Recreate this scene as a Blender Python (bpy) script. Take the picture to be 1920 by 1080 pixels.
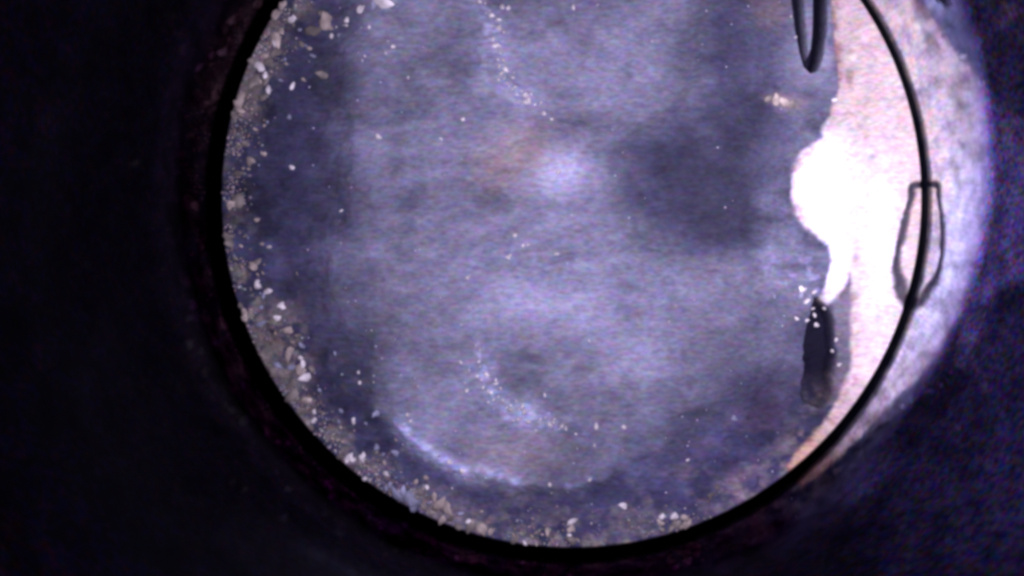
import bpy, math, random
import numpy as np
from mathutils import Vector

# ------------------------------------------------------------------ scene, camera, light
# The place: the inside of an engine cylinder seen through an inspection camera.
# Scale: 1 unit = 1 cm. Piston axis = Z through the origin, crown at z = 0, piston radius 4.
sc = bpy.context.scene
for o in list(bpy.data.objects):
    bpy.data.objects.remove(o)
C = sc.collection
S = 4.0 / 661.0                     # cm on the crown for one unit of the drawing grid
U0, V0 = 1072.0, 370.0              # piston axis in the drawing grid

CAM_H = 8.30
cam_d = bpy.data.cameras.new('inspection_camera')
cam = bpy.data.objects.new('inspection_camera', cam_d)
C.objects.link(cam)
cam.location = ((960 - U0) * S, (V0 - 540) * S, CAM_H)
cam.rotation_euler = (0, 0, 0)
cam_d.sensor_width = 36.0
cam_d.lens = 36.0 * (CAM_H / S) / 1920.0
cam_d.clip_start = 0.01
cam_d.clip_end = 200
cam_d.dof.use_dof = True
cam_d.dof.focus_distance = CAM_H
cam_d.dof.aperture_fstop = 1.3
sc.camera = cam

w = bpy.data.worlds.new('World')
sc.world = w
w.use_nodes = True
w.node_tree.nodes['Background'].inputs[0].default_value = (0.30, 0.22, 0.62, 1)
w.node_tree.nodes['Background'].inputs[1].default_value = 0.006

def spot(name, loc, target, power, color, cone, blend, radius):
    d = bpy.data.lights.new(name, 'SPOT')
    d.energy = power
    d.color = color
    d.spot_size = math.radians(cone)
    d.spot_blend = blend
    d.shadow_soft_size = radius
    o = bpy.data.objects.new(name, d)
    C.objects.link(o)
    o.location = loc
    o.rotation_euler = (Vector(target) - Vector(loc)).to_track_quat('-Z', 'Y').to_euler()
    return o

LED = (0.68, 0.617, 1.0)
spot('led_or_fill', (0.35, -0.25, 7.9), (0.35, -0.1, 0), 3850, LED, 100, 0.8, 0.16)  # LED of the inspection camera
spot('led_or_fill', (1.75, 0.55, 6.6), (3.35, 0.15, 0), 2200, (0.76, 0.68, 1.0), 46, 1.0, 0.12)  # added lamp away from the camera, burns out the right strip

vs = sc.view_settings
vs.view_transform = 'Standard'
vs.look = 'None'
vs.exposure = 0.0
vs.gamma = 1.0
vs.use_curve_mapping = False
sc.cycles.use_denoising = True
sc.cycles.pixel_filter_type = 'BLACKMAN_HARRIS'
sc.cycles.filter_width = 3.5
sc.cycles.max_bounces = 6
sc.cycles.sample_clamp_indirect = 6.0

# ------------------------------------------------------------------ small maths helpers
rng = np.random.default_rng(11)
random.seed(5)

def sstep(a, b, x):
    t = np.clip((x - a) / (b - a), 0, 1)
    return t * t * (3 - 2 * t)

LAT = [rng.random((256, 256)) for _ in range(12)]

def vnoise(u, v, k):
    L = LAT[k % 12]
    iu = np.floor(u).astype(int); iv = np.floor(v).astype(int)
    fu = u - iu; fv = v - iv
    fu = fu * fu * (3 - 2 * fu); fv = fv * fv * (3 - 2 * fv)
    a = L[iu % 256, iv % 256]; b = L[(iu + 1) % 256, iv % 256]
    c = L[iu % 256, (iv + 1) % 256]; d = L[(iu + 1) % 256, (iv + 1) % 256]
    return (a * (1 - fu) + b * fu) * (1 - fv) + (c * (1 - fu) + d * fu) * fv

def fbm(u, v, size, k=0, octv=4):
    s = 0; amp = 1; tot = 0
    for i in range(octv):
        s = s + amp * vnoise(u / size + 17.3 * i, v / size + 9.1 * i, k + i)
        tot += amp; amp *= 0.55; size = size / 2.03
    return s / tot                   # 0..1, mean .5

def blob(u, v, cu, cv, ru, rv, p=2.0, rot=0.0):
    c, s = math.cos(rot), math.sin(rot)
    du, dv = u - cu, v - cv
    a = (du * c + dv * s) / ru; b = (-du * s + dv * c) / rv
    return np.exp(-(a * a + b * b) ** (p / 2))

def seg_dist(u, v, pts):
    best = np.full(np.shape(u), 1e9)
    for (x0, y0), (x1, y1) in zip(pts[:-1], pts[1:]):
        dx, dy = x1 - x0, y1 - y0
        t = np.clip(((u - x0) * dx + (v - y0) * dy) / (dx * dx + dy * dy + 1e-9), 0, 1)
        best = np.minimum(best, np.hypot(u - x0 - t * dx, v - y0 - t * dy))
    return best

def poly_sd(u, v, pts):
    """signed distance, positive inside"""
    d = seg_dist(u, v, pts + [pts[0]])
    ins = np.zeros(np.shape(u), bool)
    n = len(pts)
    for i in range(n):
        x0, y0 = pts[i]; x1, y1 = pts[(i + 1) % n]
        cond = ((y0 > v) != (y1 > v))
        xi = (x1 - x0) * (v - y0) / ((y1 - y0) if y1 != y0 else 1e-9) + x0
        ins ^= cond & (u < xi)
    return np.where(ins, d, -d)

# ------------------------------------------------------------------ drawing of the crown
ASH = [(668, -400), (660, -60), (656, 100), (655, 300), (636, 480), (645, 600), (700, 670), (712, 765), (775, 832),
       (870, 888), (960, 915), (1090, 912), (1170, 860), (1240, 815), (1330, 770), (1430, 735), (1500, 690),
       (1512, 600), (1560, 520), (1570, 300), (1560, 0), (1560, -400)]
BARE_AND_GLARE = [(1556, -300), (1556, 0), (1562, 100), (1568, 170), (1552, 215), (1535, 262), (1496, 290), (1480, 325), (1479, 360),
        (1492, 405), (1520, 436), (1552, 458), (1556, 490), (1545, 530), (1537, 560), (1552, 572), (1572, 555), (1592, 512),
        (1598, 560), (1594, 650), (1592, 700), (1566, 758), (1530, 812), (1490, 855), (1474, 874), (1486, 905), (1800, 700), (1900, 300), (1800, -300)]  # outline takes in the bulge, a highlight drawn as bare metal
SLOT_TOP = [(1470, -160), (1478, -40), (1487, 50), (1496, 100), (1504, 128), (1514, 138), (1524, 135), (1534, 112), (1542, 60), (1546, -40), (1540, -160)]
SLOT_TOP_CORE = [(1500, -160), (1505, -40), (1510, 40), (1514, 95), (1520, 106), (1526, 90), (1530, 40), (1530, -40), (1520, -160)]
SLOT_LOW = [(1525, 556), (1541, 566), (1557, 600), (1563, 650), (1561, 700), (1552, 745), (1532, 768), (1512, 760), (1505, 720), (1508, 660), (1513, 610), (1517, 575)]
RELIEF_A = [(922, -250), (916, -60), (922, 40), (936, 130), (975, 180), (1025, 222), (1110, 262), (1200, 262), (1270, 215), (1310, 120), (1320, -60), (1310, -250)]
RELIEF_B = [(880, 560), (905, 640), (925, 700), (958, 748), (1010, 785), (1090, 808), (1200, 800), (1300, 760), (1390, 690), (1410, 580), (1340, 500), (1180, 470), (990, 480)]
ARC1 = [(752, 800), (790, 832), (830, 858), (872, 880)]
ARC2 = [(900, 878), (935, 888), (970, 900), (1010, 908), (1060, 908), (1130, 893)]
CHIP = [(1738, 344), (1713, 348), (1708, 372), (1700, 405), (1691, 440), (1684, 470), (1683, 500), (1689, 532), (1695, 552), (1704, 566), (1722, 572)]

VALLEY = 0.24

def crown(u, v, fine=True):
    """height (cm), albedo rgb, roughness of the crown at drawing-grid points"""
    r = np.hypot(u - U0, v - V0)
    # the right side of the crown falls from the rim into a shallow valley
    zv = -VALLEY * np.clip((661 - r) / 150, 0, 1) * sstep(1330, 1540, u)
    # where the marks on that slope sit
    k_ = CAM_H / (CAM_H - zv)
    u = 960 + (u - 960) * k_; v = 540 + (v - 540) * k_
    wu = u + (fbm(u, v, 70, 1) - .5) * 60
    wv = v + (fbm(u, v, 70, 5) - .5) * 60
    ku = u + (fbm(u, v, 22, 3, 3) - .5) * 14
    kv = v + (fbm(u, v, 22, 7, 3) - .5) * 16
    n1 = fbm(u, v * 1.25, 120, 2, 5)
    n2 = fbm(u * .55, v * 1.2, 26, 6, 4)
    n3 = fbm(u, v, 46, 9, 4)
    ash_d = poly_sd(wu, wv, ASH)
    soft = 1 + 2.3 * (1 - sstep(650, 800, u)) * (1 - sstep(640, 800, v)) + 1.6 * sstep(1080, 1250, u) * sstep(560, 700, v)
    ash = sstep(-30, 40, ash_d / soft)
    bare_d = poly_sd(ku, kv, BARE_AND_GLARE)
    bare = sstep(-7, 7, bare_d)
    st = poly_sd(u + (n3 - .5) * 5, v, SLOT_TOP)
    stc = poly_sd(u, v, SLOT_TOP_CORE)
    sl = poly_sd(ku + (n3 - .5) * 10, kv + (n2 - .5) * 14, SLOT_LOW)
    ra = poly_sd(wu, wv, RELIEF_A)
    rb = poly_sd(wu, wv, RELIEF_B)

    # ---- height
    z = 0.085 * sstep(-45, 25, ash_d)
    z -= 0.055 * sstep(-8, 26, ra) + 0.050 * sstep(-8, 24, rb)
    z += (n1 - .5) * 0.07 + (n2 - .5) * 0.018 + (n3 - .5) * 0.02
    outer = sstep(575, 645, r)
    z += outer * ((fbm(u, v, 30, 8, 4) - .5) * 0.10)
    a1 = seg_dist(ku, kv, ARC1); a2 = seg_dist(ku, kv, ARC2)
    z += 0.045 * np.exp(-(a1 / 11) ** 2) + 0.03 * np.exp(-(a2 / 12) ** 2)
    z *= 1 - sstep(-20, 25, bare_d) * .75
    slot = np.clip(sstep(-4, 5, st) - .55 * sstep(-3, 4, stc), 0, 1)
    slot_l = sstep(-4, 6, sl) * (1 - .35 * sstep(690, 765, v))
    z -= 0.30 * slot + 0.20 * slot_l
    z = z + zv
    z = z * (1 - sstep(640, 659, r) * .85)
    z -= 0.05 * sstep(652, 661, r) ** 2

    # ---- colour: soot, ash, bare metal, varnish, painted highlight and shade
    one = np.ones_like(u)
    soot_v = (0.030 + 0.030 * n3 + .035 * sstep(.55, .8, n1)) * (1 - .45 * sstep(.5, .7, fbm(u, v, 55, 10, 4))) + .02 * sstep(.45, .8, n2)
    soot = np.stack([soot_v * .84, soot_v * .82, soot_v * 1.36], -1)
    # mottled scale toward the rim
    scale = sstep(0.44, 0.66, fbm(u, v, 30, 4, 4)) * sstep(575, 645, r)
    scale = np.maximum(scale, .75 * sstep(.54, .72, fbm(u, v, 40, 10, 4)) * sstep(480, 620, r) * sstep(-120, 120, v - 600) * .6)
    scale = np.maximum(scale, .9 * blob(u, v, 527, 655, 55, 95, 3) * sstep(.36, .58, fbm(u, v, 26, 9, 4)))
    scale = np.maximum(scale, .8 * blob(u, v, 850, 965, 90, 36, 3, .38) * sstep(.36, .58, fbm(u, v, 26, 9, 4)))
    scale = np.maximum(scale, .8 * blob(u, v, 478, 130, 45, 110, 3, .35) * sstep(.38, .6, fbm(u, v, 26, 9, 4)))
    scale = scale * (1 - .7 * blob(u, v, 440, 340, 120, 120, 4))
    sv_ = .15 + .34 * (fbm(u, v, 12, 5, 3) - .35)
    sc_rgb = np.stack([sv_ * 1.1, sv_ * .93, sv_ * .72], -1)
    soot = soot + (sc_rgb - soot) * (scale * .85)[..., None]
    # the lower ring is a bit greyer than the left one
    low = sstep(760, 900, v) * (1 + .5 * sstep(1150, 1350, u))
    soot = soot + np.array([.020, .019, .036]) * (low * (.5 + n1))[..., None]
    # right lower ring: reddish varnish
    red = .6 * sstep(1180, 1400, u) * sstep(620, 800, v) * sstep(.45, .68, fbm(u, v, 60, 0, 4))
    soot = soot + np.array([.060, .026, .034]) * red[..., None]

    av = 0.205 + 0.26 * (n1 - .5) + 0.13 * (n2 - .5) + 0.08 * (n3 - .5)
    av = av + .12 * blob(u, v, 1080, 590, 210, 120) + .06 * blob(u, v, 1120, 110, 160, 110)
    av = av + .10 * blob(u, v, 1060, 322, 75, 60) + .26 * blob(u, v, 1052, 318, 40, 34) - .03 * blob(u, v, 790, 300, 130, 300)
    sm_ = 1.0 * blob(wu, wv, 1318, 345, 120, 92, 2) + .3 * blob(wu, wv, 1350, 235, 110, 100, 2) + .45 * blob(wu, wv, 1365, 415, 70, 55, 2)
    av = av * (1 - .86 * (1 - np.exp(-3.6 * sm_)))
    av = av * (1 - .55 * sstep(-60, 60, poly_sd(wu, wv, [(1300, -300), (1305, 60), (1330, 150), (1380, 290), (1490, 270), (1475, 130), (1478, -300)])))
    av = av * (1 - .22 * sstep(-10, 20, rb) * blob(u, v, 965, 680, 60, 80))  # shade inside the lower relief's edge, painted into the ash
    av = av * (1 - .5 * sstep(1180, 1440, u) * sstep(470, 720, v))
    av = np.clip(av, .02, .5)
    bl = 1.13 + .28 * sstep(.16, .05, av)
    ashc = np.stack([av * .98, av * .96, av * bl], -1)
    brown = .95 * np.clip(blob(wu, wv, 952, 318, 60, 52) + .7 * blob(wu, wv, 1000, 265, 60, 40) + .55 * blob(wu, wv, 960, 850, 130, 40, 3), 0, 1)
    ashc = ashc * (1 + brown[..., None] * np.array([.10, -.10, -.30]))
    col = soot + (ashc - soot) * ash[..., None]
    # pale ridges
    spk = sstep(.46, .62, fbm(u, v * 1.3, 13, 8, 3))
    ridge = (.65 + .45 * spk) * np.maximum(1.15 * np.exp(-(a1 / 15) ** 2), .75 * np.exp(-(a2 / 12) ** 2) * sstep(.42, .60, fbm(u, v, 40, 7, 3)) * (1 - .8 * sstep(1000, 1090, u)))
    ridge = np.maximum(ridge, .35 * np.exp(-(a1 / 26) ** 2) * sstep(.3, .6, n3 + .1))
    ridge = np.maximum(ridge, 1.2 * np.exp(-((ra + 10) / 18) ** 2) * (.25 + .9 * spk) * blob(u, v, 940, 90, 70, 130) * sstep(.3, .7, n2 * .5 + n3 * .5))
    ridge = np.maximum(ridge, 1.2 * np.exp(-((rb + 14) / 20) ** 2) * (.25 + .9 * spk) * blob(u, v, 950, 735, 130, 90) * sstep(.3, .7, n2 * .5 + n3 * .5))
    col = col + (np.array([.50, .51, .66]) - col) * np.clip(ridge * .9, 0, 1)[..., None]
    # pale pad between the two slots
    pad = sstep(-24, 26, poly_sd(ku, kv, [(1420, 372), (1440, 350), (1490, 250), (1530, 150), (1570, 120), (1570, 560), (1500, 560), (1440, 520), (1414, 470)]))
    padv = .135 + .20 * (n2 - .5) + .16 * (n3 - .5) + .10 * sstep(.5, .66, fbm(u, v, 14, 3, 3)) * sstep(420, 520, v)
    padv = padv * (1 - .45 * blob(u, v, 1450, 290, 50, 60))
    col = col + (np.stack([padv * .95, padv * .95, padv * 1.2], -1) - col) * (pad * .85)[..., None]
    tan = blob(wu, wv, 1460, 193, 40, 17, 3) + .8 * blob(wu, wv, 1440, 30, 34, 26, 3)
    col = col + (np.array([.22, .17, .15]) - col) * np.clip(tan * .75, 0, 1)[..., None]
    # grey scale beside the lower slot
    sc2 = sstep(-8, 8, poly_sd(ku, kv, [(1556, 570), (1600, 520), (1600, 690), (1570, 740), (1566, 660)]))
    col = col + (np.array([.17, .15, .16]) * (.4 + 1.3 * n2)[..., None] - col) * (sc2 * .85)[..., None]
    # bare, fuel-washed aluminium, plus the bulge's highlight painted in as white
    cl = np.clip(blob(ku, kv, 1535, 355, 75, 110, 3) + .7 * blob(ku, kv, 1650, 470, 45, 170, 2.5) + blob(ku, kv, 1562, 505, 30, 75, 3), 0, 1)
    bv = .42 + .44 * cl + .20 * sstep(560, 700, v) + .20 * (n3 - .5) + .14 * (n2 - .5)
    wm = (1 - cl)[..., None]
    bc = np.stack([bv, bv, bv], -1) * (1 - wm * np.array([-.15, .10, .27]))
    edge = sstep(0, 1, np.exp(-(np.abs(bare_d) / 16) ** 2)) * sstep(.42, .7, fbm(u, v, 24, 11, 3))
    edge = edge * (1 - blob(u, v, 1560, 510, 40, 80, 3))
    bc = bc * (1 - edge[..., None] * np.array([.35, .50, .52]))
    stain = .7 * blob(ku, kv, 1592, 143, 9, 18, 4) + .5 * blob(ku, kv, 1625, 256, 7, 6, 4) + .6 * blob(ku, kv, 1633, 292, 7, 5, 4)
    stain = stain + .35 * sstep(.62, .8, fbm(u, v, 18, 2, 3)) * sstep(25, 5, 661 - r) + .5 * blob(ku, kv, 1606, 488, 9, 5, 4)
    bc = bc * (1 - np.clip(stain, 0, 1)[..., None] * np.array([.62, .68, .72]))
    chip = np.exp(-(seg_dist(u * .5 + ku * .5, v * .5 + kv * .5, CHIP) / ((5 + 5 * fbm(u, v, 14, 6, 2)) + 6 * sstep(460, 540, v))) ** 4) * (.88 + .2 * n3)
    bc = bc + (np.array([.012, .010, .016]) - bc) * np.clip(chip, 0, 1)[..., None]
    tip = sstep(620, 880, v) * sstep(1640, 1480, u)
    bc = bc * (1 - tip[..., None] * np.array([.0, .22, .42]))
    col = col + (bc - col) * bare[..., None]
    z -= .02 * chip * bare
    # shade inside the slots, painted as near-black colour
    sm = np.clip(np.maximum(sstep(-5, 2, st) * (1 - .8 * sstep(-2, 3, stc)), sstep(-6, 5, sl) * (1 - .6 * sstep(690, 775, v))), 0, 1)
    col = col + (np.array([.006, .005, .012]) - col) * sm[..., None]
    # chamfer colour taken nearly to black
    ch = sstep(655, 660, r)
    col = col * (1 - .9 * ch[..., None])
    rough = .78 - .34 * bare
    return z, np.clip(col, .004, .92), rough

# ------------------------------------------------------------------ materials
def new_mat(name):
    m = bpy.data.materials.new(name)
    m.use_nodes = True
    nt = m.node_tree
    return m, nt, nt.nodes['Principled BSDF']

def node(nt, t, **kw):
    n = nt.nodes.new(t)
    for k, val in kw.items():
        setattr(n, k, val)
    return n

def mat_crown():
    m, nt, b = new_mat('carbon_coated_aluminium')
    a = node(nt, 'ShaderNodeAttribute', attribute_name='deposit')
    rr = node(nt, 'ShaderNodeAttribute', attribute_name='gloss')
    tc = node(nt, 'ShaderNodeTexCoord')
    mp = node(nt, 'ShaderNodeMapping')
    mp.inputs['Scale'].default_value = (13, 27, 27)
    nz = node(nt, 'ShaderNodeTexNoise')
    nz.inputs['Scale'].default_value = 1.0
    nz.inputs['Detail'].default_value = 3
    mr = node(nt, 'ShaderNodeMapRange')
    mr.inputs['From Min'].default_value = .25; mr.inputs['From Max'].default_value = .75
    mr.inputs['To Min'].default_value = .74; mr.inputs['To Max'].default_value = 1.26
    nz2 = node(nt, 'ShaderNodeTexNoise')
    nz2.inputs['Scale'].default_value = 1.0
    nz2.inputs['Detail'].default_value = 2
    mp2 = node(nt, 'ShaderNodeMapping')
    mp2.inputs['Scale'].default_value = (9, 19, 19); mp2.inputs['Location'].default_value = (3, 8, 2)
    mul = node(nt, 'ShaderNodeMix', data_type='RGBA', blend_type='MULTIPLY')
    mul.inputs[0].default_value = 1
    hs = node(nt, 'ShaderNodeMix', data_type='RGBA', blend_type='OVERLAY')
    hs.inputs[0].default_value = .45
    L = nt.links.new
    L(tc.outputs['Object'], mp.inputs[0]); L(mp.outputs[0], nz.inputs[0])
    L(tc.outputs['Object'], mp2.inputs[0]); L(mp2.outputs[0], nz2.inputs[0])
    L(nz.outputs[0], mr.inputs[0])
    L(a.outputs['Color'], mul.inputs[6]); L(mr.outputs[0], mul.inputs[7])
    L(mul.outputs[2], hs.inputs[6]); L(nz2.outputs['Color'], hs.inputs[7])
    L(hs.outputs[2], b.inputs['Base Color'])
    L(rr.outputs['Fac'], b.inputs['Roughness'])
    b.inputs['Specular IOR Level'].default_value = .12
    bp = node(nt, 'ShaderNodeBump')
    bp.inputs['Strength'].default_value = .55; bp.inputs['Distance'].default_value = .02
    n4 = node(nt, 'ShaderNodeTexNoise')
    n4.inputs['Scale'].default_value = 26; n4.inputs['Detail'].default_value = 5
    L(tc.outputs['Object'], n4.inputs[0]); L(n4.outputs[0], bp.inputs['Height']); L(bp.outputs[0], b.inputs['Normal'])
    return m

def mat_flake(name, c, rough, spec):
    m, nt, b = new_mat(name)
    tc = node(nt, 'ShaderNodeTexCoord')
    oi = node(nt, 'ShaderNodeObjectInfo')
    nz = node(nt, 'ShaderNodeTexNoise')
    nz.inputs['Scale'].default_value = 1.6; nz.inputs['Detail'].default_value = 4
    add = node(nt, 'ShaderNodeVectorMath', operation='ADD')
    mr = node(nt, 'ShaderNodeMapRange')
    mr.inputs['From Min'].default_value = .3; mr.inputs['From Max'].default_value = .7
    mr.inputs['To Min'].default_value = .55; mr.inputs['To Max'].default_value = 1.25
    mo = node(nt, 'ShaderNodeMapRange')
    mo.inputs['To Min'].default_value = .62; mo.inputs['To Max'].default_value = 1.2
    mm = node(nt, 'ShaderNodeMath', operation='MULTIPLY')
    mul = node(nt, 'ShaderNodeMix', data_type='RGBA', blend_type='MULTIPLY')
    mul.inputs[0].default_value = 1; mul.inputs[6].default_value = (*c, 1)
    L = nt.links.new
    L(tc.outputs['Object'], add.inputs[0]); L(oi.outputs['Random'], add.inputs[1]); L(add.outputs[0], nz.inputs[0])
    L(nz.outputs[0], mr.inputs[0]); L(oi.outputs['Random'], mo.inputs[0])
    L(mr.outputs[0], mm.inputs[0]); L(mo.outputs[0], mm.inputs[1]); L(mm.outputs[0], mul.inputs[7])
    L(mul.outputs[2], b.inputs['Base Color'])
    b.inputs['Roughness'].default_value = rough
    b.inputs['Specular IOR Level'].default_value = spec
    return m

def mat_bore():
    m, nt, b = new_mat('oily_honed_iron')
    L = nt.links.new
    tc = node(nt, 'ShaderNodeTexCoord')
    sp = node(nt, 'ShaderNodeSeparateXYZ')
    L(tc.outputs['Object'], sp.inputs[0])
    at = node(nt, 'ShaderNodeMath', operation='ARCTAN2')
    L(sp.outputs['Y'], at.inputs[0]); L(sp.outputs['X'], at.inputs[1])
    # polished running face on +x, sooty oil film elsewhere
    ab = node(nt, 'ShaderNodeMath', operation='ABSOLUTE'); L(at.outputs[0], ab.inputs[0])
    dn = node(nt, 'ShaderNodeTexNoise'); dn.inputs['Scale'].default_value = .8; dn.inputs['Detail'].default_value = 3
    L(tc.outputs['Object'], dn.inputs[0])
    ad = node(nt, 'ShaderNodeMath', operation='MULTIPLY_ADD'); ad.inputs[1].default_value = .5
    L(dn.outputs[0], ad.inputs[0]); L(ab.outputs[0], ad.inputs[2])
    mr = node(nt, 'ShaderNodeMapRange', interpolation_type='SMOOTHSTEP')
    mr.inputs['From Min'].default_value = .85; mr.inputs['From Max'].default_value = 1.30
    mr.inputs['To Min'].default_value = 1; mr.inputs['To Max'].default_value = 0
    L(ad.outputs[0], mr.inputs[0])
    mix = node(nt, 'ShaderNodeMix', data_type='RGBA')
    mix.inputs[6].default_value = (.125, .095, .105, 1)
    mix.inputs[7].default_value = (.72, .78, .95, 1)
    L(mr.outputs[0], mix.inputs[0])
    # wall colour fades dark with height, painted in to end the reflections
    zb = node(nt, 'ShaderNodeMath', operation='MULTIPLY_ADD'); zb.inputs[1].default_value = .16
    zy = node(nt, 'ShaderNodeMath', operation='MULTIPLY_ADD'); zy.inputs[1].default_value = -.11
    L(sp.outputs['Y'], zy.inputs[0]); L(sp.outputs['Z'], zy.inputs[2])
    L(dn.outputs[0], zb.inputs[0]); L(zy.outputs[0], zb.inputs[2])
    zr = node(nt, 'ShaderNodeMapRange', interpolation_type='SMOOTHSTEP')
    zr.inputs['From Min'].default_value = .98; zr.inputs['From Max'].default_value = 1.30
    zr.inputs['To Min'].default_value = 1; zr.inputs['To Max'].default_value = .115
    L(zb.outputs[0], zr.inputs[0])
    zg = node(nt, 'ShaderNodeMapRange'); zg.inputs['From Min'].default_value = .1; zg.inputs['From Max'].default_value = 1.15
    zg.inputs['To Min'].default_value = 1.25; zg.inputs['To Max'].default_value = .42
    L(zb.outputs[0], zg.inputs[0])
    zp = node(nt, 'ShaderNodeMath', operation='MULTIPLY'); L(zr.outputs[0], zp.inputs[0]); L(zg.outputs[0], zp.inputs[1])
    zl = node(nt, 'ShaderNodeMapRange', interpolation_type='SMOOTHSTEP')
    zl.inputs['From Min'].default_value = .35; zl.inputs['From Max'].default_value = 1.9
    zl.inputs['To Min'].default_value = 1; zl.inputs['To Max'].default_value = .085
    zn = node(nt, 'ShaderNodeMath', operation='MULTIPLY_ADD'); zn.inputs[1].default_value = .5
    L(dn.outputs[0], zn.inputs[0]); L(sp.outputs['Z'], zn.inputs[2]); L(zn.outputs[0], zl.inputs[0])
    zm = node(nt, 'ShaderNodeMix', data_type='FLOAT')
    L(mr.outputs[0], zm.inputs[0]); L(zl.outputs[0], zm.inputs[2]); L(zp.outputs[0], zm.inputs[3])
    met = node(nt, 'ShaderNodeMapRange'); met.inputs['From Min'].default_value = .6; met.inputs['From Max'].default_value = .15
    met.inputs['To Min'].default_value = 1.0; met.inputs['To Max'].default_value = .76
    L(zm.outputs[0], met.inputs[0]); L(met.outputs[0], b.inputs['Metallic'])
    film = node(nt, 'ShaderNodeMix', data_type='RGBA', blend_type='MULTIPLY'); film.inputs[0].default_value = 1  # multiplies the painted height fade into the wall colour
    nv = node(nt, 'ShaderNodeMix', data_type='RGBA', blend_type='MULTIPLY'); nv.inputs[7].default_value = (.95, .78, 1.32, 1)
    nf = node(nt, 'ShaderNodeMapRange'); nf.inputs['From Min'].default_value = .7; nf.inputs['From Max'].default_value = .15
    L(zm.outputs[0], nf.inputs[0]); L(nf.outputs[0], nv.inputs[0]); L(mix.outputs[2], nv.inputs[6])
    L(nv.outputs[2], film.inputs[6]); L(zm.outputs[0], film.inputs[7])
    # blotchy film
    fn = node(nt, 'ShaderNodeTexNoise'); fn.inputs['Scale'].default_value = 4.5; fn.inputs['Detail'].default_value = 4
    L(tc.outputs['Object'], fn.inputs[0])
    fm = node(nt, 'ShaderNodeMapRange')
    fm.inputs['From Min'].default_value = .3; fm.inputs['From Max'].default_value = .7
    fm.inputs['To Min'].default_value = .58; fm.inputs['To Max'].default_value = 1.45
    L(fn.outputs[0], fm.inputs[0])
    mul = node(nt, 'ShaderNodeMix', data_type='RGBA', blend_type='MULTIPLY'); mul.inputs[0].default_value = 1
    L(film.outputs[2], mul.inputs[6]); L(fm.outputs[0], mul.inputs[7])
    cn = node(nt, 'ShaderNodeTexNoise'); cn.inputs['Scale'].default_value = 1; cn.inputs['Detail'].default_value = 2
    cm = node(nt, 'ShaderNodeMapping'); cm.inputs['Scale'].default_value = (7, 20, 20)
    L(tc.outputs['Object'], cm.inputs[0]); L(cm.outputs[0], cn.inputs[0])
    cc_ = node(nt, 'ShaderNodeVectorMath', operation='MULTIPLY_ADD')
    cc_.inputs[1].default_value = (6.5, 5.2, 6.0); cc_.inputs[2].default_value = (-2.2, -1.7, -1.9)
    cx = node(nt, 'ShaderNodeVectorMath', operation='MAXIMUM'); cx.inputs[1].default_value = (.12, .12, .12)
    L(cn.outputs['Color'], cc_.inputs[0]); L(cc_.outputs[0], cx.inputs[0])
    cf = node(nt, 'ShaderNodeMapRange'); cf.inputs['From Min'].default_value = .4; cf.inputs['From Max'].default_value = .10
    cf.inputs['To Min'].default_value = .02; cf.inputs['To Max'].default_value = .75
    L(zm.outputs[0], cf.inputs[0])
    ov = node(nt, 'ShaderNodeMix', data_type='RGBA', blend_type='MULTIPLY')
    L(cf.outputs[0], ov.inputs[0])
    L(mul.outputs[2], ov.inputs[6]); L(cx.outputs[0], ov.inputs[7])
    L(ov.outputs[2], b.inputs['Base Color'])
    b.inputs['Metallic'].default_value = .93
    b.inputs['Specular IOR Level'].default_value = .2
    b.inputs['Specular Tint'].default_value = (.22, .20, .26, 1)
    b.inputs['Roughness'].default_value = .055
    # honing cross-hatch and fine wear as relief
    arc = node(nt, 'ShaderNodeMath', operation='MULTIPLY'); arc.inputs[1].default_value = 4.1
    L(at.outputs[0], arc.inputs[0])
    cmb = node(nt, 'ShaderNodeCombineXYZ'); L(arc.outputs[0], cmb.inputs[0]); L(sp.outputs['Z'], cmb.inputs[1])
    hs = []
    for ang in (28, -28):
        mp = node(nt, 'ShaderNodeMapping'); mp.inputs['Rotation'].default_value = (0, 0, math.radians(ang)); mp.inputs['Scale'].default_value = (1.4, 34, 1)
        n = node(nt, 'ShaderNodeTexNoise'); n.inputs['Scale'].default_value = 1; n.inputs['Detail'].default_value = 2
        L(cmb.outputs[0], mp.inputs[0]); L(mp.outputs[0], n.inputs[0]); hs.append(n)
    su = node(nt, 'ShaderNodeMath', operation='ADD'); L(hs[0].outputs[0], su.inputs[0]); L(hs[1].outputs[0], su.inputs[1])
    n5 = node(nt, 'ShaderNodeTexNoise'); n5.inputs['Scale'].default_value = 14; n5.inputs['Detail'].default_value = 3
    L(tc.outputs['Object'], n5.inputs[0])
    s2 = node(nt, 'ShaderNodeMath', operation='ADD'); L(su.outputs[0], s2.inputs[0]); L(n5.outputs[0], s2.inputs[1])
    bp = node(nt, 'ShaderNodeBump'); bp.inputs['Strength'].default_value = .07; bp.inputs['Distance'].default_value = .004
    L(s2.outputs[0], bp.inputs['Height']); L(bp.outputs[0], b.inputs['Normal'])
    return m

M_CROWN = mat_crown()
M_BORE = mat_bore()
M_TAN = mat_flake('tan_scale', (.46, .38, .28), .7, .3)
M_GREY = mat_flake('grey_scale', (.23, .20, .15), .75, .3)
M_PALE = mat_flake('pale_ash', (.80, .74, .62), .5, .5)
M_BLUE = mat_flake('blue_grey_ash', (.30, .31, .36), .6, .4)
M_SOOT = mat_flake('soot', (.012, .011, .014), .8, .2)
MATS = dict(t=M_TAN, g=M_GREY, p=M_PALE, b=M_BLUE)

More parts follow.
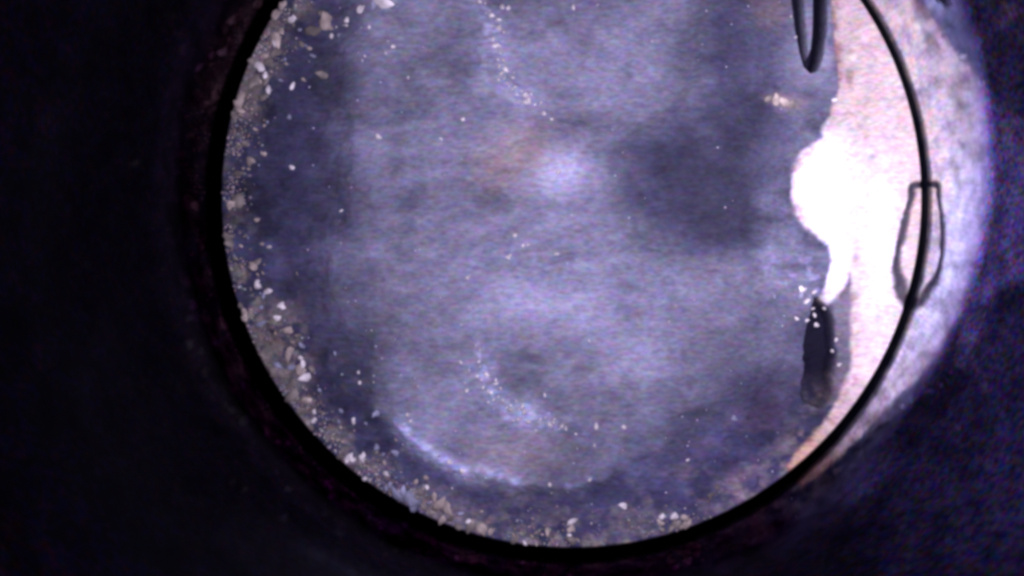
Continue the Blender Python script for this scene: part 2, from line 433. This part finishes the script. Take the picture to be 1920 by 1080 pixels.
# ------------------------------------------------------------------ cylinder liner
def lathe(name, prof, seg, mat, closed=False):
    vs_, fs = [], []
    n = len(prof)
    for i in range(seg):
        a = 2 * math.pi * i / seg
        for r, z in prof:
            vs_.append((r * math.cos(a), r * math.sin(a), z))
    for i in range(seg):
        j = (i + 1) % seg
        for k in range(n if closed else n - 1):
            k2 = (k + 1) % n
            fs.append((i * n + k, j * n + k, j * n + k2, i * n + k2))
    me = bpy.data.meshes.new(name)
    me.from_pydata(vs_, [], fs)
    me.materials.append(mat)
    for p in me.polygons:
        p.use_smooth = True
    return me

BORE_R = 4.052
prof = [(BORE_R, -3.0), (BORE_R, 5.30), (BORE_R + .06, 5.38), (4.62, 5.38), (4.66, 5.34), (4.66, -3.0)]
me = lathe('cylinder_liner', prof, 256, M_BORE, closed=True)
me.set_sharp_from_angle(angle=math.radians(30))
liner = bpy.data.objects.new('cylinder_liner', me)
C.objects.link(liner)
liner.location = (-.016, -.014, 0)
liner['label'] = 'dark oily honed cylinder wall surrounding the round piston'
liner['category'] = 'cylinder'

# ------------------------------------------------------------------ piston
piston = bpy.data.objects.new('piston', None)
piston.empty_display_size = .3
C.objects.link(piston)
piston['label'] = 'round carbon-crusted piston crown with bare bright metal along its right edge'
piston['category'] = 'piston'

NR, NT = 400, 1400
rad = np.concatenate([np.linspace(0, 1, NR + 1)[1:] * 661.0])
ang = np.arange(NT) * 2 * math.pi / NT
RR, AA = np.meshgrid(rad, ang, indexing='ij')
UU = U0 + RR * np.cos(AA); VV = V0 - RR * np.sin(AA)
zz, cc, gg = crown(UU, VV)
z0, c0, g0 = crown(np.array([U0]), np.array([V0]))
X = (UU - U0) * S; Y = (V0 - VV) * S
co = np.concatenate([np.array([[0, 0, z0[0]]]), np.stack([X, Y, zz], -1).reshape(-1, 3)])
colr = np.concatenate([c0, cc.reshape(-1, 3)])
glo = np.concatenate([g0, gg.reshape(-1)])
idx = 1 + np.arange(NR * NT).reshape(NR, NT)
q = np.stack([idx[:-1], idx[1:], np.roll(idx[1:], -1, 1), np.roll(idx[:-1], -1, 1)], -1).reshape(-1, 4)
tri = np.stack([np.zeros(NT, int), idx[0], np.roll(idx[0], -1)], -1)
me = bpy.data.meshes.new('crown')
nq, ntri = len(q), len(tri)
me.vertices.add(len(co)); me.vertices.foreach_set('co', co.astype(np.float32).ravel())
me.loops.add(nq * 4 + ntri * 3)
me.loops.foreach_set('vertex_index', np.concatenate([q.ravel(), tri.ravel()]).astype(np.int32))
me.polygons.add(nq + ntri)
me.polygons.foreach_set('loop_start', np.concatenate([np.arange(nq) * 4, nq * 4 + np.arange(ntri) * 3]).astype(np.int32))
me.update(calc_edges=True)
me.polygons.foreach_set('use_smooth', np.ones(nq + ntri, bool))
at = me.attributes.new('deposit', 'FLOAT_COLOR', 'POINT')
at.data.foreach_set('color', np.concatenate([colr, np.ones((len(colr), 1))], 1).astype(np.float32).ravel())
at = me.attributes.new('gloss', 'FLOAT', 'POINT')
at.data.foreach_set('value', glo.astype(np.float32))
me.materials.append(M_CROWN)
ob = bpy.data.objects.new('crown', me)
C.objects.link(ob); ob.parent = piston

me = lathe('top_land', [(3.998, -.055), (3.998, -.62), (3.80, -.64), (3.80, -.80), (3.99, -.82), (3.99, -2.4)], 256, M_SOOT)
ob = bpy.data.objects.new('top_land', me)
C.objects.link(ob); ob.parent = piston

# ------------------------------------------------------------------ scale flakes and ash specks on the crown
def flake_mesh(k, flat):
    r = random.Random(100 + k)
    n = r.randint(7, 9)
    ph = r.random() * 6.28
    vs_ = []
    rr = [.5 * (.45 + .75 * r.random()) for _ in range(n)]
    for ring, (sc_, zz_) in enumerate(((1.0, -.10), (.93, .55 * flat), (.55, 1.0 * flat))):
        for i in range(n):
            a = ph + 6.283 * (i + .25 * (r.random() - .5)) / n
            q_ = rr[i] * sc_ * (1 + .12 * (r.random() - .5))
            vs_.append((q_ * math.cos(a), q_ * math.sin(a), zz_ * (1 + (.5 * (r.random() - .5) if ring else 0))))
    vs_.append((.06 * (r.random() - .5), .06 * (r.random() - .5), 1.05 * flat))
    fs = []
    for ring in range(2):
        for i in range(n):
            j = (i + 1) % n
            fs.append((ring * n + i, ring * n + j, (ring + 1) * n + j, (ring + 1) * n + i))
    for i in range(n):
        fs.append((2 * n + i, 2 * n + (i + 1) % n, 3 * n))
    me_ = bpy.data.meshes.new('carbon_flake')
    me_.from_pydata(vs_, [], fs)
    for p_ in me_.polygons:
        p_.use_smooth = True
    return me_

VAR = {}
for key in 'tgpb':
    for k in range(6):
        for nm, flat in (('f', .13), ('c', .32)):
            m_ = flake_mesh(k + (50 if nm == 'c' else 0), flat)
            m_.materials.append(MATS[key])
            VAR[key, nm, k] = m_

def put(name, u, v, size, key, shape, stretch=1.0, rot=None):
    u1, v1 = u, v
    for _ in range(3):      # allow for the valley on the right
        zv_ = -VALLEY * min(max((661 - math.hypot(u1 - U0, v1 - V0)) / 150, 0), 1) * float(sstep(1330, 1540, u1))
        k_ = CAM_H / (CAM_H - zv_)
        u1 = 960 + (u - 960) / k_; v1 = 540 + (v - 540) / k_
    u, v = u1, v1
    rc = math.hypot(u - U0, v - V0)
    if rc + size * .42 > 659:                     # keep it on the crown
        f = (659 - size * .42) / rc
        u = U0 + (u - U0) * f; v = V0 + (v - V0) * f
    z = float(crown(np.array([float(u)]), np.array([float(v)]))[0][0])
    o = bpy.data.objects.new(name, VAR[key, shape, random.randrange(6)])
    C.objects.link(o)
    o.parent = piston
    o.location = ((u - U0) * S, (V0 - v) * S, z)
    s_ = size * S
    o.scale = (s_ * stretch, s_ / math.sqrt(stretch), s_ * (.8 + .4 * random.random()))
    o.rotation_euler = (random.uniform(-.25, .25), random.uniform(-.25, .25), random.uniform(0, 6.28) if rot is None else rot)
    return o

FL = [  # u, v, diameter, material
 (516,4,16,'t'),(508,20,20,'t'),(549,35,17,'p'),(612,40,30,'t'),(604,27,16,'g'),(585,60,24,'g'),(620,53,12,'t'),(652,40,12,'p'),(651,50,7,'p'),
 (621,69,13,'p'),(636,68,12,'b'),(680,22,17,'p'),(716,10,30,'p'),(702,15,18,'b'),(527,59,16,'t'),(515,73,24,'t'),(514,80,13,'p'),(496,103,17,'t'),
 (518,98,22,'g'),(503,114,13,'g'),(486,126,20,'p'),(462,114,17,'g'),(497,142,11,'p'),(476,150,28,'g'),(478,166,22,'g'),(497,153,20,'g'),(502,167,15,'p'),
 (492,182,12,'g'),(443,178,22,'t'),(440,194,22,'t'),(450,208,16,'t'),(431,214,18,'g'),(565,83,10,'g'),(579,90,9,'t'),(585,104,14,'b'),(605,138,18,'g'),
 (549,160,12,'p'),(542,219,12,'b'),(468,300,18,'t'),(445,326,20,'g'),(460,268,16,'g'),(547,314,8,'p'),(440,376,30,'g'),(432,385,18,'t'),(430,446,20,'g'),
 (433,460,18,'g'),(507,463,12,'p'),(479,493,20,'g'),(475,500,14,'t'),(483,529,11,'p'),(486,537,14,'p'),(503,547,15,'p'),(526,573,16,'p'),(519,596,12,'p'),
 (451,574,13,'g'),(454,588,15,'t'),(457,596,12,'t'),(488,608,18,'b'),(536,618,17,'t'),(546,622,13,'t'),(560,628,14,'g'),(566,648,14,'b'),(499,667,22,'g'),
 (544,658,16,'t'),(538,668,20,'t'),(519,685,18,'b'),(512,700,20,'g'),(564,672,14,'p'),(567,683,16,'p'),(560,695,20,'t'),(572,707,26,'p'),(585,694,16,'g'),
 (547,690,18,'b'),(530,705,18,'g'),(545,722,22,'g'),(543,745,30,'g'),(574,752,20,'t'),(566,772,20,'g'),(588,774,11,'p'),(588,789,11,'p'),(638,770,10,'b'),
 (663,791,11,'p'),(685,794,7,'b'),(709,771,15,'b'),(653,858,18,'p'),(662,862,14,'p'),(678,860,15,'p'),(640,856,14,'g'),(705,840,11,'b'),(718,853,9,'b'),(741,850,11,'b'),
 (683,900,11,'p'),(723,889,10,'p'),(724,916,10,'b'),(742,930,26,'b'),(756,922,22,'b'),(765,944,32,'b'),(775,952,20,'b'),(779,904,9,'t'),(800,914,9,'p'),(799,896,9,'t'),
 (814,932,16,'t'),(824,947,22,'t'),(840,955,20,'t'),(830,976,18,'t'),(845,972,16,'g'),(866,962,13,'b'),(877,978,13,'p'),(880,990,20,'g'),(903,1000,24,'t'),(922,996,16,'t'),
 (858,985,16,'g'),(795,952,16,'g'),(806,962,16,'g'),(965,1016,16,'g'),(984,1021,10,'p'),(1026,996,16,'t'),(1073,977,16,'p'),(1072,990,17,'t'),(1066,1004,11,'p'),(1072,1014,14,'g'),
 (1169,949,12,'p'),(1241,970,14,'p'),(1238,982,15,'t'),(1243,993,13,'g'),(1265,968,12,'p'),(1284,970,18,'t'),(1270,984,20,'g'),(1290,982,22,'t'),(1281,991,15,'t'),(1258,993,14,'g'),
 (1375,783,10,'b'),(1345,915,9,'g'),(1332,930,14,'g'),
 (1452,190,20,'t'),(1466,194,26,'t'),(1478,200,17,'g'),(1436,188,13,'g'),(1490,535,11,'b'),(1506,566,12,'p'),(1484,562,10,'b'),
 (1500,543,15,'p'),(1497,556,14,'b'),(1446,557,12,'b'),(1512,555,12,'b'),
]
for (u, v, d, k) in FL:
    put('carbon_flake', u, v, d * 1.14, k, 'f' if d > 14 else 'c', 1 + .5 * random.random())
# smaller crumbs that lie between the named flakes along the crusted arc
cnt = 0
while cnt < 70:
    a = math.radians(random.choice([random.uniform(148, 172), random.uniform(196, 236), random.uniform(230, 268), random.uniform(172, 200)]))
    rr_ = random.uniform(585, 648) if random.random() < .8 else random.uniform(520, 600)
    u = U0 + rr_ * math.cos(a); v = V0 - rr_ * math.sin(a)
    if v < -20:
        continue
    put('carbon_flake', u, v, random.uniform(5, 10), random.choice('tggbt'), 'c', 1 + .6 * random.random())
    cnt += 1

SP = [(942,14,8),(953,16,7),(921,33,12),(934,40,8),(936,56,9),(930,90,11),(925,78,7),(944,116,10),(936,128,9),(948,132,9),(940,142,10),(934,154,8),(986,181,8),(991,192,10),(984,195,7),
 (1020,215,8),(1034,226,5),(712,259,9),(740,92,7),(767,150,5),(828,264,6),(868,227,7),(899,8,10),(1075,15,8),(1120,10,6),(1047,325,9),(965,443,7),(956,480,11),(952,484,7),(1044,477,9),(980,462,6),(990,460,5),
 (877,521,9),(882,518,6),(640,396,6),(912,700,9),(931,717,8),(920,734,9),(915,729,6),(875,731,8),(873,716,6),(864,677,6),(900,655,5),(979,757,9),(958,765,9),(982,770,9),(944,748,6),
 (990,788,7),(1030,793,7),(1037,790,7),(1052,797,6),(1080,812,6),(1117,799,11),(1168,799,7),(1113,832,8),(765,775,9),(771,787,6),(675,717,6),(672,698,5),(1104,638,5),(1021,740,6),
 (1489,597,9),(1509,601,8),(1537,591,8),(1543,611,8),(1533,580,7),(1566,638,7),(1566,659,7),(1572,684,8),(1548,578,10),(1522,548,8),
 (1478,35,5),(1486,75,5),(1560,190,8),(1105,895,9),(1030,905,6),(868,878,8),(845,862,8),(1290,862,7)]
for (u, v, d) in SP:
    put('ash_speck', u, v, d * 1.25, 'p', 'c', 1 + .5 * random.random())

for pts, n_sp, wd in (([(905, 0), (925, 60), (940, 130), (985, 185), (1020, 218)], 26, 9), ([(885, 660), (912, 705), (945, 745), (985, 780), (1060, 802)], 30, 12),
                      ([(600, 90), (690, 60), (760, 60)], 6, 30)):
    for _ in range(n_sp):
        i = random.randrange(len(pts) - 1); t_ = random.random()
        put('ash_speck', pts[i][0] + (pts[i + 1][0] - pts[i][0]) * t_ + random.gauss(0, wd), pts[i][1] + (pts[i + 1][1] - pts[i][1]) * t_ + random.gauss(0, wd),
            random.uniform(3, 6.5), 'p', 'c', 1.3)

# ------------------------------------------------------------------ fine crust between the flakes: nobody could count it
NC = 5200
a_ = np.radians(rng.uniform(128, 300, NC)); rr_ = 655 - np.abs(rng.normal(0, 1, NC)) * 24
cu = U0 + rr_ * np.cos(a_); cv = V0 - rr_ * np.sin(a_)
dens = sstep(.40, .66, fbm(cu, cv, 44, 4, 4)) * (1 - .75 * sstep(248, 285, np.degrees(a_)))
keep = (rng.random(NC) < dens) & (rr_ > 440) & (cv > -25)
cu, cv = cu[keep], cv[keep]
du_ = rng.uniform(560, 1480, 260); dv_ = rng.uniform(-10, 960, 260)      # thin dust on the rest of the crown
kd = (np.hypot(du_ - U0, dv_ - V0) < 640) & (rng.random(260) < .35 + .65 * (np.hypot(du_ - U0, dv_ - V0) > 420))
nd = int(kd.sum())
cu = np.concatenate([cu, du_[kd]]); cv = np.concatenate([cv, dv_[kd]])
n_ = len(cu)
sz = np.concatenate([rng.uniform(2, 5.5, n_ - nd), rng.uniform(2, 4.0, nd)]) * S
cz = crown(cu, cv)[0]
base = np.array([(1, 0, 0), (.3, .95, 0), (-.8, .6, 0), (-.8, -.6, 0), (.3, -.95, 0), (0, 0, .8), (0, 0, -.4)])
th = rng.uniform(0, 6.28, n_)
jit = rng.uniform(.6, 1.25, (n_, 7, 3))
P = base[None] * jit * sz[:, None, None] * .55
c_, s_ = np.cos(th)[:, None], np.sin(th)[:, None]
PX = P[..., 0] * c_ - P[..., 1] * s_; PY = P[..., 0] * s_ + P[..., 1] * c_
PP = np.stack([PX + ((cu - U0) * S)[:, None], PY + ((V0 - cv) * S)[:, None], P[..., 2] + cz[:, None]], -1).reshape(-1, 3)
fb = np.array([(i, (i + 1) % 5, 5) for i in range(5)])
FF = (fb[None] + (np.arange(n_) * 7)[:, None, None]).reshape(-1, 3)
me = bpy.data.meshes.new('carbon_crust')
me.from_pydata(PP.tolist(), [], FF.tolist())
pal = np.array([(.36, .30, .22), (.22, .19, .16), (.26, .20, .15), (.50, .45, .36), (.14, .12, .11), (.30, .29, .29)])
pc = pal[rng.integers(0, 6, n_)] * rng.uniform(.6, 1.2, (n_, 1))
pc[n_ - nd:] = (.6, .57, .55)
at = me.attributes.new('deposit', 'FLOAT_COLOR', 'POINT')
at.data.foreach_set('color', np.concatenate([np.repeat(pc, 7, 0), np.ones((n_ * 7, 1))], 1).astype(np.float32).ravel())
at = me.attributes.new('gloss', 'FLOAT', 'POINT')
at.data.foreach_set('value', np.full(n_ * 7, .7, np.float32))
me.materials.append(M_CROWN)
ob = bpy.data.objects.new('carbon_crust', me)
C.objects.link(ob); ob.parent = piston
ob['kind'] = 'stuff'
